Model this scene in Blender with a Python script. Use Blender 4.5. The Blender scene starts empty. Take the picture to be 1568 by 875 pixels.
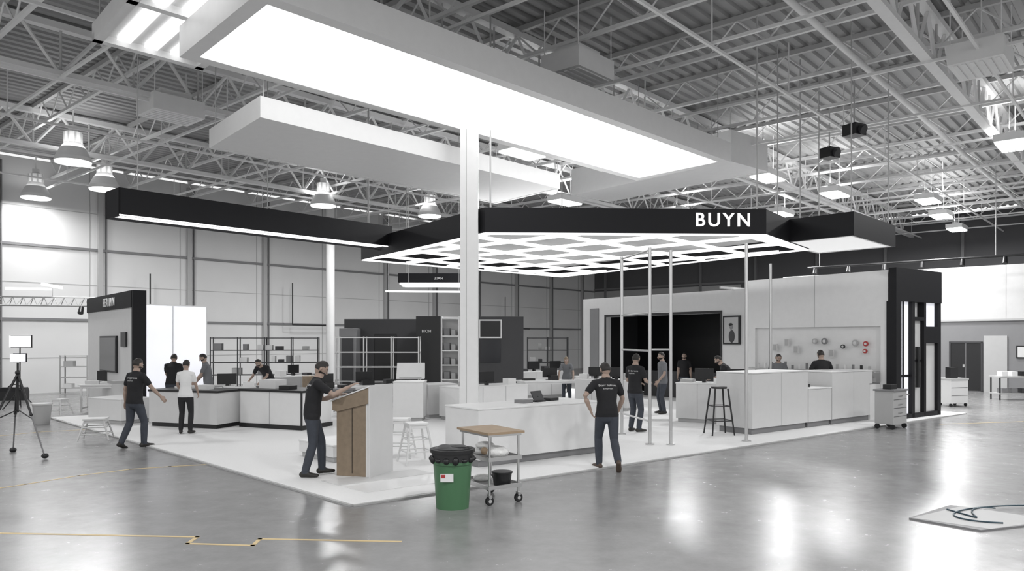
import bpy, bmesh, math, random
from mathutils import Vector, Matrix
from mathutils.bvhtree import BVHTree
random.seed(4)
V=Vector
F=1150.; CX=784.; HZ=522.; EYE=2.1
def G(px,py):            # survey: floor point from photo measurement
    s=(py-HZ)/EYE; return ((px-CX)/s, F/s)
def D(px,Y): return (px-CX)/F*Y
U=V((.662,.749)); W=V((-.749,.662)); UA=math.atan2(.749,.662)
def R(u,v): return (u*U.x+v*W.x, u*U.y+v*W.y)

# ---------------- materials
MC={}
def mat(name,col,rough=.5,metal=0,emit=0,noise=.04,scale=6,bump=0,spec=.5):
    if name in MC: return MC[name]
    m=bpy.data.materials.new(name); m.use_nodes=True; nt=m.node_tree; b=nt.nodes['Principled BSDF']
    tc=nt.nodes.new('ShaderNodeTexCoord'); n=nt.nodes.new('ShaderNodeTexNoise'); n.inputs['Scale'].default_value=scale; n.inputs['Detail'].default_value=4
    nt.links.new(tc.outputs['Object'],n.inputs['Vector'])
    mx=nt.nodes.new('ShaderNodeMix'); mx.data_type='RGBA'
    mx.inputs[6].default_value=(*[c*(1-noise) for c in col],1); mx.inputs[7].default_value=(*[min(1,c*(1+noise)) for c in col],1)
    nt.links.new(n.outputs[0],mx.inputs[0]); nt.links.new(mx.outputs[2],b.inputs['Base Color'])
    b.inputs['Roughness'].default_value=rough; b.inputs['Metallic'].default_value=metal
    b.inputs['Specular IOR Level'].default_value=spec
    if emit:
        b.inputs['Emission Color'].default_value=(*col,1); b.inputs['Emission Strength'].default_value=emit
    if bump:
        bp=nt.nodes.new('ShaderNodeBump'); bp.inputs['Strength'].default_value=bump; bp.inputs['Distance'].default_value=.02
        nt.links.new(n.outputs[0],bp.inputs['Height']); nt.links.new(bp.outputs[0],b.inputs['Normal'])
    MC[name]=m; return m
white=mat('white_laminate',(.74,.74,.74),.4)
offw=mat('offwhite_paint',(.62,.62,.62),.5)
lgrey=mat('light_grey',(.42,.42,.42),.5)
mgrey=mat('mid_grey',(.20,.20,.205),.5)
dgrey=mat('dark_grey',(.04,.04,.043),.5)
black=mat('black_satin',(.010,.010,.011),.4)
fascia=mat('black_fascia',(.009,.009,.011),.6,spec=.3)
wallm=mat('wall_panel_paint',(.70,.70,.70),.6,noise=.06,scale=.7)
wall2m=mat('wall_dark_paint',(.11,.11,.115),.7,noise=.1,scale=.6)
steel=mat('painted_steel',(.80,.80,.80),.5)
steeld=mat('joist_steel',(.5,.5,.5),.55)
deckm=mat('steel_deck',(.32,.32,.32),.55,noise=.1,scale=.5)
chrome=mat('brushed_metal',(.6,.6,.6),.3,1)
glow=mat('light_panel',(1,1,1),.5,emit=1.95)
glow1=mat('light_strip',(1,1,1),.5,emit=1.3)
glowhb=mat('lamp_lens',(1,1,1),.5,emit=2.2)
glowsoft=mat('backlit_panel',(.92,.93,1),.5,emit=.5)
panelm=mat('canopy_panel',(.5,.5,.5),.5,noise=.15,scale=.5)
carpet=mat('white_carpet',(.78,.78,.78),.75,noise=.05,scale=30,bump=.15)
wood=mat('oak_veneer',(.24,.185,.13),.5,noise=.25,scale=12)
woodt=mat('plywood_top',(.34,.25,.165),.5,noise=.2,scale=10)
green=mat('green_plastic',(.065,.165,.08),.4)
bagm=mat('plastic_bag',(.75,.75,.74),.35,noise=.1,scale=20,bump=.8)
screenm=mat('screen_black',(.015,.016,.02),.15)
yellow=mat('yellow_tape',(.62,.48,.26),.5)
blue=mat('blue_cable',(.03,.06,.08),.4)
redm=mat('red_plastic',(.4,.04,.04),.4)
def floor_mat():
    m=bpy.data.materials.new('polished_concrete'); m.use_nodes=True; nt=m.node_tree; b=nt.nodes['Principled BSDF']
    tc=nt.nodes.new('ShaderNodeTexCoord')
    def noise(sc,det,rough=.6):
        n=nt.nodes.new('ShaderNodeTexNoise'); n.inputs['Scale'].default_value=sc; n.inputs['Detail'].default_value=det; n.inputs['Roughness'].default_value=rough
        nt.links.new(tc.outputs['Object'],n.inputs['Vector']); return n
    a=noise(.35,6); c=noise(3.,8,.7)
    r=nt.nodes.new('ShaderNodeValToRGB'); r.color_ramp.elements[0].position=.3; r.color_ramp.elements[0].color=(.18,.18,.18,1); r.color_ramp.elements[1].position=.7; r.color_ramp.elements[1].color=(.32,.32,.32,1)
    mx=nt.nodes.new('ShaderNodeMix'); mx.data_type='FLOAT'; mx.inputs[0].default_value=.4
    nt.links.new(a.outputs[0],mx.inputs[2]); nt.links.new(c.outputs[0],mx.inputs[3]); nt.links.new(mx.outputs[0],r.inputs[0])
    nt.links.new(r.outputs[0],b.inputs['Base Color'])
    mr=nt.nodes.new('ShaderNodeMapRange'); mr.inputs[3].default_value=.15; mr.inputs[4].default_value=.34
    nt.links.new(c.outputs[0],mr.inputs[0]); nt.links.new(mr.outputs[0],b.inputs['Roughness'])
    b.inputs['Specular IOR Level'].default_value=.75
    bp=nt.nodes.new('ShaderNodeBump'); bp.inputs['Strength'].default_value=.10; bp.inputs['Distance'].default_value=.03
    nt.links.new(c.outputs[0],bp.inputs['Height']); nt.links.new(bp.outputs[0],b.inputs['Normal'])
    return m
floorm=floor_mat()

# ---------------- builder
class B:
    def __init__(s,name,loc=(0,0,0),rz=0):
        s.name=name; s.bm=bmesh.new(); s.m=[]; s.loc=tuple(loc)+((0,) if len(loc)==2 else ()); s.rz=rz
    def mesh(s,vs,fs,m,sm=False):
        if m not in s.m: s.m.append(m)
        i=s.m.index(m); bv=[s.bm.verts.new(v) for v in vs]
        for f in fs:
            fc=s.bm.faces.new([bv[k] for k in f]); fc.material_index=i; fc.smooth=sm
    def bx(s,x0,x1,y0,y1,z0,z1,m):
        s.mesh([(x0,y0,z0),(x1,y0,z0),(x1,y1,z0),(x0,y1,z0),(x0,y0,z1),(x1,y0,z1),(x1,y1,z1),(x0,y1,z1)],
               [(3,2,1,0),(4,5,6,7),(0,1,5,4),(1,2,6,5),(2,3,7,6),(3,0,4,7)],m)
    def obox(s,c,d,m,M=None):
        M=M or Matrix(); c=V(c); vs=[]
        for z in(-1,1):
            for x,y in((-1,-1),(1,-1),(1,1),(-1,1)):
                vs.append(c+M.to_3x3()@V((x*d[0]/2,y*d[1]/2,z*d[2]/2)))
        s.mesh(vs,[(3,2,1,0),(4,5,6,7),(0,1,5,4),(1,2,6,5),(2,3,7,6),(3,0,4,7)],m)
    def prism(s,poly,z0,z1,m):
        n=len(poly); vs=[(p[0],p[1],z0) for p in poly]+[(p[0],p[1],z1) for p in poly]
        s.mesh(vs,[tuple(range(n))[::-1],tuple(range(n,2*n))]+[(i,(i+1)%n,(i+1)%n+n,i+n) for i in range(n)],m)
    def prof(s,poly,x0,x1,m):   # profile in y,z extruded along x
        n=len(poly); vs=[(x0,p[0],p[1]) for p in poly]+[(x1,p[0],p[1]) for p in poly]
        s.mesh(vs,[tuple(range(n)),tuple(range(n,2*n))[::-1]]+[(i,i+n,(i+1)%n+n,(i+1)%n) for i in range(n)],m)
    def tube(s,p,q,r,m,r2=None,n=8,sm=True):
        p=V(p);q=V(q);r2=r if r2 is None else r2; t=(q-p)
        if t.length<1e-6: return
        t.normalize(); a=t.orthogonal().normalized(); b=t.cross(a)
        vs=[]
        for c,rr in((p,r),(q,r2)):
            for k in range(n):
                an=2*math.pi*(k+.5)/n; vs.append(c+(a*math.cos(an)+b*math.sin(an))*rr)
        s.mesh(vs,[(k,(k+1)%n,(k+1)%n+n,k+n) for k in range(n)],m,sm and n>4)
        s.mesh([vs[k] for k in range(n)],[tuple(range(n))[::-1]],m); s.mesh([vs[k+n] for k in range(n)],[tuple(range(n))],m)
    def path(s,pts,r,m,n=8):
        for a,b in zip(pts[:-1],pts[1:]): s.tube(a,b,r,m,n=n)
    def sph(s,c,r,m,nu=14,nv=9,M=None):
        if not hasattr(r,'__len__'): r=(r,r,r)
        M=M.to_3x3() if M else Matrix.Identity(3); c=V(c)
        vs=[c+M@V((0,0,-r[2]))]
        for j in range(1,nv):
            ph=-math.pi/2+math.pi*j/nv
            for i in range(nu):
                th=2*math.pi*i/nu; vs.append(c+M@V((r[0]*math.cos(ph)*math.cos(th),r[1]*math.cos(ph)*math.sin(th),r[2]*math.sin(ph))))
        vs.append(c+M@V((0,0,r[2]))); fs=[]
        for i in range(nu): fs.append((0,1+(i+1)%nu,1+i)); fs.append((len(vs)-1,1+(nv-2)*nu+i,1+(nv-2)*nu+(i+1)%nu))
        for j in range(nv-2):
            for i in range(nu): a=1+j*nu; fs.append((a+i,a+(i+1)%nu,a+nu+(i+1)%nu,a+nu+i))
        s.mesh(vs,fs,m,True)
    def loft(s,pts,rad,side,m,n=14):
        pts=[V(p) for p in pts]; rad=[(r,r) if not hasattr(r,'__len__') else r for r in rad]
        t0=(pts[1]-pts[0]).normalized(); t1=(pts[-1]-pts[-2]).normalized(); a=min(rad[0]); b=min(rad[-1])
        P=[pts[0]-t0*a*.85,pts[0]-t0*a*.5]+pts+[pts[-1]+t1*b*.5,pts[-1]+t1*b*.85]
        Q=[(rad[0][0]*.45,rad[0][1]*.45),(rad[0][0]*.85,rad[0][1]*.85)]+rad+[(rad[-1][0]*.85,rad[-1][1]*.85),(rad[-1][0]*.45,rad[-1][1]*.45)]
        vs=[]
        for i,p in enumerate(P):
            t=(P[min(i+1,len(P)-1)]-P[max(i-1,0)]).normalized(); sd=V(side); sd=sd-t*sd.dot(t)
            if sd.length<1e-3: sd=t.orthogonal()
            sd.normalize(); o=t.cross(sd)
            for k in range(n):
                an=2*math.pi*k/n; vs.append(p+sd*math.cos(an)*Q[i][0]+o*math.sin(an)*Q[i][1])
        fs=[tuple(range(n))[::-1],tuple(range(len(vs)-n,len(vs)))]
        for j in range(len(P)-1):
            for k in range(n): fs.append((j*n+k,j*n+(k+1)%n,j*n+n+(k+1)%n,j*n+n+k))
        s.mesh(vs,fs,m,True)
    def obj(s,bevel=0,parent=None,recalc=True):
        if recalc: bmesh.ops.recalc_face_normals(s.bm,faces=s.bm.faces[:])
        me=bpy.data.meshes.new(s.name); s.bm.to_mesh(me); s.bm.free()
        for m in s.m: me.materials.append(m)
        o=bpy.data.objects.new(s.name,me); bpy.context.scene.collection.objects.link(o)
        o.location=s.loc; o.rotation_euler=(0,0,s.rz)
        if parent: o.parent=parent
        if bevel:
            md=o.modifiers.new('bevel','BEVEL'); md.width=bevel; md.segments=2; md.limit_method='ANGLE'
        return o
def text_mesh(body,size,m,name='lettering',bold=.012,space=1.1,ext=.01):
    cu=bpy.data.curves.new(name,'FONT'); cu.body=body; cu.size=size; cu.extrude=ext; cu.offset=bold*size; cu.space_character=space
    o=bpy.data.objects.new(name,cu); bpy.context.scene.collection.objects.link(o)
    bpy.context.view_layer.update(); dg=bpy.context.evaluated_depsgraph_get()
    me=bpy.data.meshes.new_from_object(o.evaluated_get(dg)); bpy.data.objects.remove(o)
    ob=bpy.data.objects.new(name,me); bpy.context.scene.collection.objects.link(ob); me.materials.clear(); me.materials.append(m); return ob
def line(p,q): return math.atan2(q[1]-p[1],q[0]-p[0]), math.hypot(q[0]-p[0],q[1]-p[1])

# ---------------- room
u0,u1,v0,v1=-14,48.2,-22,34
b=B('floor'); b.prism([R(u0,v0),R(u1,v0),R(u1,v1),R(u0,v1)],-.2,0,floorm); b.obj()
b=B('wall_left',R(u0,v1),UA)
L=u1-u0; HT=9.3
b.bx(0,L,0,.3,0,HT,wallm)
for k in range(17):
    x=22.4+3.8*(k-5)
    if 0<x<L:
        b.bx(x-.09,x+.09,-.16,0,0,HT-.2,lgrey); b.bx(x+.22,x+.27,-.1,0,0,HT-.2,mgrey); b.bx(x-.4,x-.37,-.02,0,0,HT,lgrey)
for z in(2.9,5.85): b.bx(0,L,-.08,0,z,z+.1,mgrey)
for z in(1.4,4.4,7.4): b.bx(0,L,-.012,0,z,z+.03,lgrey)
b.obj()
b=B('wall_back',R(u1,v1),UA-math.pi/2); L2=v1-v0
b.bx(0,L2,0,.3,0,HT,wall2m)
for k in range(14): b.bx(1+4*k,1.15+4*k,-.15,0,0,HT-.2,mgrey)
for z in(3,6): b.bx(0,L2,-.1,0,z,z+.12,mgrey)
b.bx(0,12,-.05,0,3.2,5.9,lgrey)
b.obj()
# ceiling deck, ribs along U
b=B('ceiling',(0,0,0),UA); zc=9.4;v=v0
prof=[]
while v<v1:
    prof+= [(v,zc),(v+.16,zc),(v+.2,zc+.07),(v+.3,zc+.07)]; v+=.34
prof.append((v1,zc))
vs=[(u0,p[0],p[1]) for p in prof]+[(u1,p[0],p[1]) for p in prof]; n=len(prof)
b.mesh(vs,[(i,i+1,i+1+n,i+n) for i in range(n-1)],deckm)
b.bx(u0,u1,v0,v1,zc+.12,zc+.2,deckm)
b.obj(recalc=False)
# joists along W
b=B('roof_joists',(0,0,0),UA)
u=2.0
while u<u1:
    b.bx(u-.05,u+.05,v0,v1-.05,9.27,9.39,steeld); b.bx(u-.045,u+.045,v0,v1-.05,8.62,8.70,steel)
    vv=v0
    while vv<v1-1.4:
        b.tube((u,vv,9.3),(u,vv+.7,8.66),.024,steel,n=4); b.tube((u,vv+.7,8.66),(u,vv+1.4,9.3),.024,steel,n=4); vv+=1.4
    u+=2.8
b.obj()
b=B('roof_girders',(0,0,0),UA)
for gv in(-12,-4,4,11.5,19,26.5):
    b.bx(u0,u1-.05,gv-.11,gv+.11,9.15,9.3,steel); b.bx(u0,u1-.05,gv-.11,gv+.11,8.1,8.22,steel)
    uu=u0
    while uu<u1-1.7:
        b.tube((uu,gv,9.2),(uu+.8,gv,8.16),.045,steel,n=4); b.tube((uu+.8,gv,8.16),(uu+1.6,gv,9.2),.045,steel,n=4)
        b.tube((uu+.8,gv,8.16),(uu+.8,gv,9.2),.03,steeld,n=4); uu+=1.6
b.obj()
b=B('ceiling_conduit_grid',(0,0,0),UA)
for k in range(14): b.bx(u0,u1-.05,v0+1+4*k-.03,v0+1+4*k+.03,8.0,8.06,steel)
for k in range(14): b.bx(-6+4*k-.03,-6+4*k+.03,v0,v1-.05,8.06,8.12,steel)
for k in range(14):
    for j in range(14): b.bx(-6+4*j-.012,-6+4*j+.012,v0+1+4*k-.012,v0+1+4*k+.012,8.1,9.3,steel)
b.obj()
b=B('sprinkler_pipe',(0,0,0),UA)
for k in range(5): b.tube((u0,-2+7.4*k,8.45),(u1-.3,-2+7.4*k,8.45),.07,steel,n=10)
b.obj()

# ---------------- booth carpet platform
FC=V(G(540,776)); RC=V(G(1478,634)); LC=V(G(78,641)); BC=LC+RC-FC
b=B('carpet_platform'); b.prism([FC,RC,BC,LC],0.001,.035,carpet)
def lerp(a,c,t): return (a[0]+(c[0]-a[0])*t,a[1]+(c[1]-a[1])*t)
b.obj(bevel=.01)
e1=(RC-FC).normalized(); e2=(LC-FC).normalized(); A1=math.atan2(e1.y,e1.x)
b=B('carpet_edge_trim')
for p,q in((FC,RC),(FC,LC)):
    a,l=line(p,q); nrm=V((math.cos(a-math.pi/2),math.sin(a-math.pi/2)))
    if (nrm.dot(BC-FC))>0: nrm=-nrm
    b.prism([p,q,V(q)+nrm*.05,V(p)+nrm*.05],0.001,.025,lgrey)
b.obj()
b=B('carpet_tile'); o=FC+e1*.5+e2*.5
b.prism([o,o+e1*1.6,o+e1*1.6+e2*.55,o+e2*.55],.036,.042,white); o=o+e2*.7
b.prism([o,o+e1*1.6,o+e1*1.6+e2*.5,o+e2*.5],.036,.042,offw); b.obj()
Z0=.036

# ---------------- hanging light boxes
def lightbox(name,pts,z0,th,rim=.25,lit=True,cab=True):
    pts=[V(p) for p in pts]; b=B(name); c=sum(pts,V((0,0)))/4
    b.prism(pts,z0+.06,z0+th,white)
    def inset(p,d):
        i=pts.index(p); a=(pts[i-1]-p).normalized(); e=(pts[(i+1)%4]-p).normalized(); return p+(a+e)*d
    ins=[inset(p,rim) for p in pts]
    for i in range(4):
        j=(i+1)%4; b.prism([pts[i],pts[j],ins[j],ins[i]],z0,z0+.06,white)
    if lit: b.prism(ins,z0+.03,z0+.055,glow)
    else: b.prism(ins,z0+.01,z0+.055,white)
    for p in ins: b.tube((p.x,p.y,z0+th),(p.x,p.y,9.3),.012,steeld,n=6)
    return b.obj()
lightbox('ceiling_lightbox',[(-3.33,9.85),(5.59,19.2),(3.56,21.45),(-5.36,12.1)],6.67,.5,.24)
lightbox('suspended_ceiling_panel',[(-4.39,13.1),(1.24,19.3),(-.45,21.4),(-6.13,15.2)],6.0,.38,.1,False)
lightbox('suspended_ceiling_panel',[(2.17,27.4),(6.48,22.2),(8.0,23.5),(3.7,28.7)],7.4,.95,.1,False)
E=V((-7.16,12.8)); un=V((.69,.724)); nn=V((.67,-.74)); b=B('ceiling_light_tray')
def quad(o,a,bb): return [o,o+a,o+a+bb,o+bb]
b.prism(quad(E,un*1.9,nn*4.2),7.32,7.5,white)
for t in(0,1.75): b.prism(quad(E+un*t,un*.15,nn*4.2),7.2,7.32,white)
for t in(0,2.0,4.05): b.prism(quad(E+nn*t,un*1.9,nn*.15),7.2,7.32,white)
for t in(.35,.8,1.25): b.prism(quad(E+un*t+nn*.2,un*.22,nn*3.8),7.27,7.31,glow)
for p in(E+un*.1+nn*.1,E+un*1.8+nn*.1,E+un*.1+nn*4,E+un*1.8+nn*4): b.tube((p.x,p.y,7.5),(p.x,p.y,9.3),.012,steeld,n=6)
b.obj()
# left header
p=V((-7.9,15.1)); q=V((-3.25,20.3)); a,l=line(p,q)
b=B('hanging_header_sign',(p.x,p.y,4.62),a); b.bx(0,l,0,.04,0,.57,fascia); b.bx(0,l,.66,.7,0,.57,fascia); b.bx(0,.04,0,.7,0,.57,fascia); b.bx(l-.04,l,0,.7,0,.57,fascia)
b.bx(.04,l-.04,.04,.66,.12,.5,dgrey); b.bx(.04,l-.04,.04,.66,.05,.1,glow1); b.bx(0,l,-.005,.0,0,.03,glow1)
for x in(.5,l/2,l-.5): b.tube((x,.35,.5),(x,.35,4.7),.012,steeld,n=6)
b.obj()
# canopy
poly=[V(p) for p in((-.59,16.2),(5.57,16.45),(7.6,19.2),(1.8,27.4),(-4.36,21.7))]
zb,zt=4.44,4.98; b=B('canopy_header')
cen=sum(poly,V((0,0)))/5
inn=[p+(cen-p).normalized()*.09 for p in poly]
for i in range(5):
    j=(i+1)%5; b.prism([poly[i],poly[j],inn[j],inn[i]],zb,zt,fascia)
inn2=[p+(cen-p).normalized()*.02 for p in poly]; inn3=[p+(cen-p).normalized()*.22 for p in poly]
for i in range(5):
    j=(i+1)%5; b.prism([inn2[i],inn2[j],inn3[j],inn3[i]],zb-.03,zb,glow1)
def clip(o,d):
    t0,t1=-99,99
    for i in range(5):
        p=inn[i];q=inn[(i+1)%5]; n=V((-(q-p).y,(q-p).x))
        if n.dot(cen-p)<0: n=-n
        dn=n.dot(d); on=n.dot(o-p)
        if abs(dn)<1e-9:
            if on<0: return None
            continue
        t=-on/dn
        if dn>0: t0=max(t0,t)
        else: t1=min(t1,t)
    return (o+d*t0,o+d*t1) if t1>t0+.1 else None
for d in(U,W):
    pn=V((-d.y,d.x)); sp=1.55
    for k in range(-6,7):
        c=clip(cen+pn*sp*k,d)
        if c:
            p,q=c; b.prism([p-pn*.045,q-pn*.045,q+pn*.045,p+pn*.045],zb-.02,zb+.05,glow1)
b.prism(inn,zb+.33,zb+.36,panelm)
for p in inn3: b.tube((p.x,p.y,zt),(p.x,p.y,9.3),.02,steeld,n=6)
can=b.obj()
t=text_mesh('BUYN',.41,mat('sign_letter',(.9,.9,.9),.4,emit=.6),'brand_lettering',.014,1.25,.015)
t.parent=can; a=math.atan2(.25,6.16); t.rotation_euler=(math.pi/2,0,a); t.location=(3.98,16.38-.025,4.60)
# right header box
N=V((7.6,16.7)); ea=V((2.0,2.1)); eb=V((-1.35,1.5))
b=B('canopy_side_header'); Q=[N,N+ea,N+ea+eb,N+eb]; cc=sum(Q,V((0,0)))/4; q2=[p+(cc-p).normalized()*.1 for p in Q]; q3=[p+(cc-p).normalized()*.2 for p in Q]
for i in range(4):
    j=(i+1)%4; b.prism([Q[i],Q[j],q2[j],q2[i]],4.45,4.98,fascia); b.prism([q2[i],q2[j],q3[j],q3[i]],4.45,4.5,white)
b.prism(q2,4.51,4.56,panelm); b.prism(q3,4.46,4.5,mat('soft_panel',(.8,.8,.8),.5,emit=.6))
for p in q3: b.tube((p.x,p.y,4.9),(p.x,p.y,9.3),.015,steeld,n=6)
b.obj()
# distant small canopy sign
b=B('hanging_sign',(-4.1,27,4.1)); b.bx(0,2.6,0,1.6,.1,.42,fascia); b.bx(.05,2.55,.05,1.55,.03,.09,glow1)
for x in(.2,2.4): b.tube((x,.8,.4),(x,.8,5.2),.01,steeld,n=6)
s=b.obj(); t=text_mesh('ZIAN',.13,white,'lettering',.01); t.parent=s; t.rotation_euler=(math.pi/2,0,0); t.location=(1.3,-.02,.2)
b=B('hanging_strip_light',(-4.3,25.5,3.75),.12); b.bx(0,2.7,0,.06,0,.06,glow1); b.bx(.6,2.9,-.9,-.84,.12,.18,glow1)
for x in(.1,2.5): b.tube((x,.03,.06),(x,.03,5.5),.008,steeld,n=5)
b.tube((.8,-.87,.18),(.8,-.87,5.5),.008,steeld,n=5); b.tube((2.5,-.87,.18),(2.5,-.87,5.5),.008,steeld,n=5); b.obj()
# column
b=B('support_column',(D(719,16.3),16.3,Z0)); b.bx(-.19,.19,-.17,.17,0,6.62,white); b.bx(-.24,.24,-.22,.22,0,.02,lgrey)
b.bx(-.06,-.05,-.175,-.17,0,6.62,lgrey); b.obj(bevel=.012)
b=B('building_column',(D(506,34),34,0)); b.tube((0,0,0),(0,0,9.3),.19,offw,n=20); b.tube((0,0,0),(0,0,.1),.28,mgrey,n=20); b.obj()
# frame poles
b=B('metal_pole_frame')
ps=[(G(952,668),3.95),(G(995,684),3.95),(G(1027,684),3.9),(G(1143,679),4.1),(G(1180,640),4.2)]
P=[]
for (x,y),h in ps:
    b.tube((x,y,Z0),(x,y,h),.035,chrome,n=12); b.tube((x,y,Z0),(x,y,Z0+.02),.09,chrome,n=12); P.append((x,y))
for z in(.5,1.9,2.65):
    b.tube((*P[0],z),(*P[1],z),.02,chrome); b.tube((*P[1],z+.02),(*P[2],z+.02),.02,chrome)
b.tube((*P[0],3.9),(*P[1],3.9),.02,chrome); b.tube((*P[1],3.9),(*P[2],3.9),.02,chrome)
b.obj()

# ---------------- ceiling fixtures
def highbay(px,py,kind='round',K=5.5):
    s=(HZ-py)/K; x=(px-CX)/s; y=F/s; z=EYE+K
    if kind=='round':
        b=B('high_bay_lamp',(x,y,z)); pr=[(.52,0),(.50,.12),(.36,.40),(.24,.58),(.24,.9),(.12,.95),(.12,1.1)]
        for (r1,h1),(r2,h2) in zip(pr[:-1],pr[1:]): b.tube((0,0,h1),(0,0,h2),r1,steel,r2=r2,n=20)
        b.tube((0,0,-.04),(0,0,.0),.5,glowhb,n=20); b.tube((0,0,1.1),(0,0,9.2-z),.02,steel)
        for k in range(8):
            a=k*math.pi/4; b.bx(.24*math.cos(a)-.02,.24*math.cos(a)+.02,.24*math.sin(a)-.02,.24*math.sin(a)+.02,.5,.9,lgrey)
    elif kind=='box':
        b=B('linear_high_bay',(x,y,z),UA); b.bx(-.7,.7,-.36,.36,.06,.26,steel); b.bx(-.4,.4,-.12,.12,.26,.38,offw)
        for yy in(-.26,-.09,.09,.26): b.bx(-.68,.68,yy-.07,yy+.07,0,.06,glowhb)
        for xx in(-.5,.5): b.tube((xx,0,.2),(xx,0,9.2-z),.012,steel)
    else:
        b=B('ceiling_air_unit',(x,y,z),UA); b.bx(-.65,.65,-.5,.5,.0,.42,steel); b.bx(-.4,.4,-.3,.3,.42,.6,steel)
        for k in range(6): b.bx(-.55,.55,-.42+.15*k,-.34+.15*k,-.02,0,white)
        for xx in(-.6,.6):
            for yy in(-.45,.45): b.tube((xx,yy,.42),(xx,yy,9.2-z),.012,steel)
    b.obj()
    return x,y,z
lamps=[]
for px,py in((112,248),(160,290),(55,303),(495,315),(658,331),(325,352)): lamps.append(highbay(px,py))
for px,py in((1175,275),(1278,300),(1421,310),(1441,333),(1550,225),(865,312),(1465,353),(800,238),(1195,330),(1045,330)): lamps.append(highbay(px,py,'box'))
for px,py in((262,180),(885,120),(1502,105)): highbay(px,py,'unit',5.7)
def arealight(x,y,z,e,sz,up=False):
    nm='lamp_and_fill_light'; l=bpy.data.lights.new(nm,'AREA'); l.shape='DISK'; l.size=sz; l.energy=e; l.color=(1,1,1)
    o=bpy.data.objects.new(nm,l); o.location=(x,y,z); bpy.context.scene.collection.objects.link(o)
    if up: o.rotation_euler=(math.pi,0,0)  # upward lights are added ceiling fill, not output of the fixtures
for x,y,z in lamps:
    dv=34-(x*W.x+y*W.y)   # distance from the side wall
    e=120 if dv<3.5 else 230 if dv<6 else 330 if dv<10 else 430
    arealight(x,y,z-.06,e,1.0)
    arealight(x,y,z+.42,e*.11,1.2,True)  # added upward fill above each lamp to brighten the roof
for x,y in((-7,4),(3,4),(11,9),(16,16),(-14,12),(0,-3),(9,0)): 
    b=B('linear_high_bay',(x,y,7.6),UA); b.bx(-.62,.62,-.32,.32,.06,.2,offw)
    for yy in(-.24,-.08,.08,.24): b.bx(-.6,.6,yy-.06,yy+.06,0,.06,glowhb)
    for xx in(-.5,.5): b.tube((xx,0,.2),(xx,0,1.6),.012,steel)
    b.obj(); arealight(x,y,7.54,260 if x<-10 else 380,1.1); arealight(x,y,7.95,80,1.2,True)  # second light is upward fill, added to lift the ceiling
def speaker(px,py,K=5.6):
    s=(HZ-py)/K; b=B('ceiling_spotlight',((px-CX)/s,F/s,EYE+K),.5); b.bx(-.22,.22,-.2,.2,-.15,.15,black); b.tube((0,-.2,0),(0,-.3,-.05),.12,dgrey,n=14); b.tube((0,0,.1),(0,0,1.4),.02,steeld); b.obj()
speaker(1270,235); speaker(1308,200)

# ---------------- furniture
def sub(nm,px1,py1,px2,py2): 
    p=G(px1,py1);q=G(px2,py2); a,l=line(p,q); return B(nm,(p[0],p[1],Z0),a),l
# front counter
p=V((-.54,12.15)); q=V((1.61,13.8)); a,l=line(p,q)
b=B('sales_counter',(p.x,p.y,Z0),a); b.bx(0.04,l-.04,.06,.95,0,.12,mgrey); b.bx(0,l,0,1.0,.12,.93,white); b.bx(-.01,l+.01,-.01,1.01,.93,.96,white)
b.obj(bevel=.008)
b=B('payment_terminal',(p.x+1.0,p.y+1.45,Z0+.96),a+.2); b.bx(-.12,.12,-.1,.1,0,.03,black); b.obox((0,0,.10),(.28,.02,.2),dgrey,Matrix.Rotation(-.5,4,'X')); b.tube((0,0,.02),(0,0,.1),.02,black); b.bx(.25,.5,-.1,.1,0,.05,black); b.bx(-.5,-.25,-.1,.12,0,.06,mgrey); b.obj()
# right reception
b,l=sub('reception_counter',1152,669,1336,645)
for x0,x1,h in((0,2.2,1.36),(2.23,3.25,.93),(3.28,l,1.3)):
    b.bx(x0+.04,x1-.04,.05,.9,0,.13,mgrey); b.bx(x0,x1,0,.95,.13,h-.03,offw); b.bx(x0,x1,-.01,.96,h-.025,h,white)
b.bx(2.2,2.23,.03,.9,.1,.9,mgrey); b.bx(3.25,3.28,.03,.9,.1,.9,mgrey)
b.bx(1.1,1.105,-.004,0,.13,1.33,lgrey); b.bx(4.3,4.305,-.004,0,.13,1.27,lgrey)
b.bx(2.5,2.8,.3,.5,.93,1.0,black); b.obox((2.65,.4,1.12),(.32,.03,.2),black,Matrix.Rotation(-.4,4,'X'))
b.obj(bevel=.006)
# left counters
b,l=sub('display_counter',228,655,332,660); b.bx(.05,l-.05,.05,1.05,0,.1,black); b.bx(0,l,0,1.1,.1,.84,offw); b.bx(-.02,l+.02,-.02,1.12,.84,.89,black); b.bx(l*.5,l*.5+.01,-.004,0,.1,.84,mgrey)
b.bx(.4,.9,.4,.8,.89,.95,white); b.bx(1.2,1.5,.3,.5,.89,1.0,white); b.obj(bevel=.006)
b,l=sub('display_counter',368,656,462,662); b.bx(-.02,l+.02,-.02,1.1,0,.1,black); b.bx(0,l,0,1.08,.1,.86,white); b.bx(-.03,l+.03,-.03,1.1,.86,.91,black); b.bx(l-.03,l+.01,-.01,0.02,.1,.86,black)
b.bx(l*.48,l*.48+.01,-.004,0,.1,.86,mgrey); b.bx(.3,.8,.3,.7,.91,1.12,white); b.bx(1.0,1.3,.2,.5,.91,1.0,black); b.obj(bevel=.006)
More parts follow.
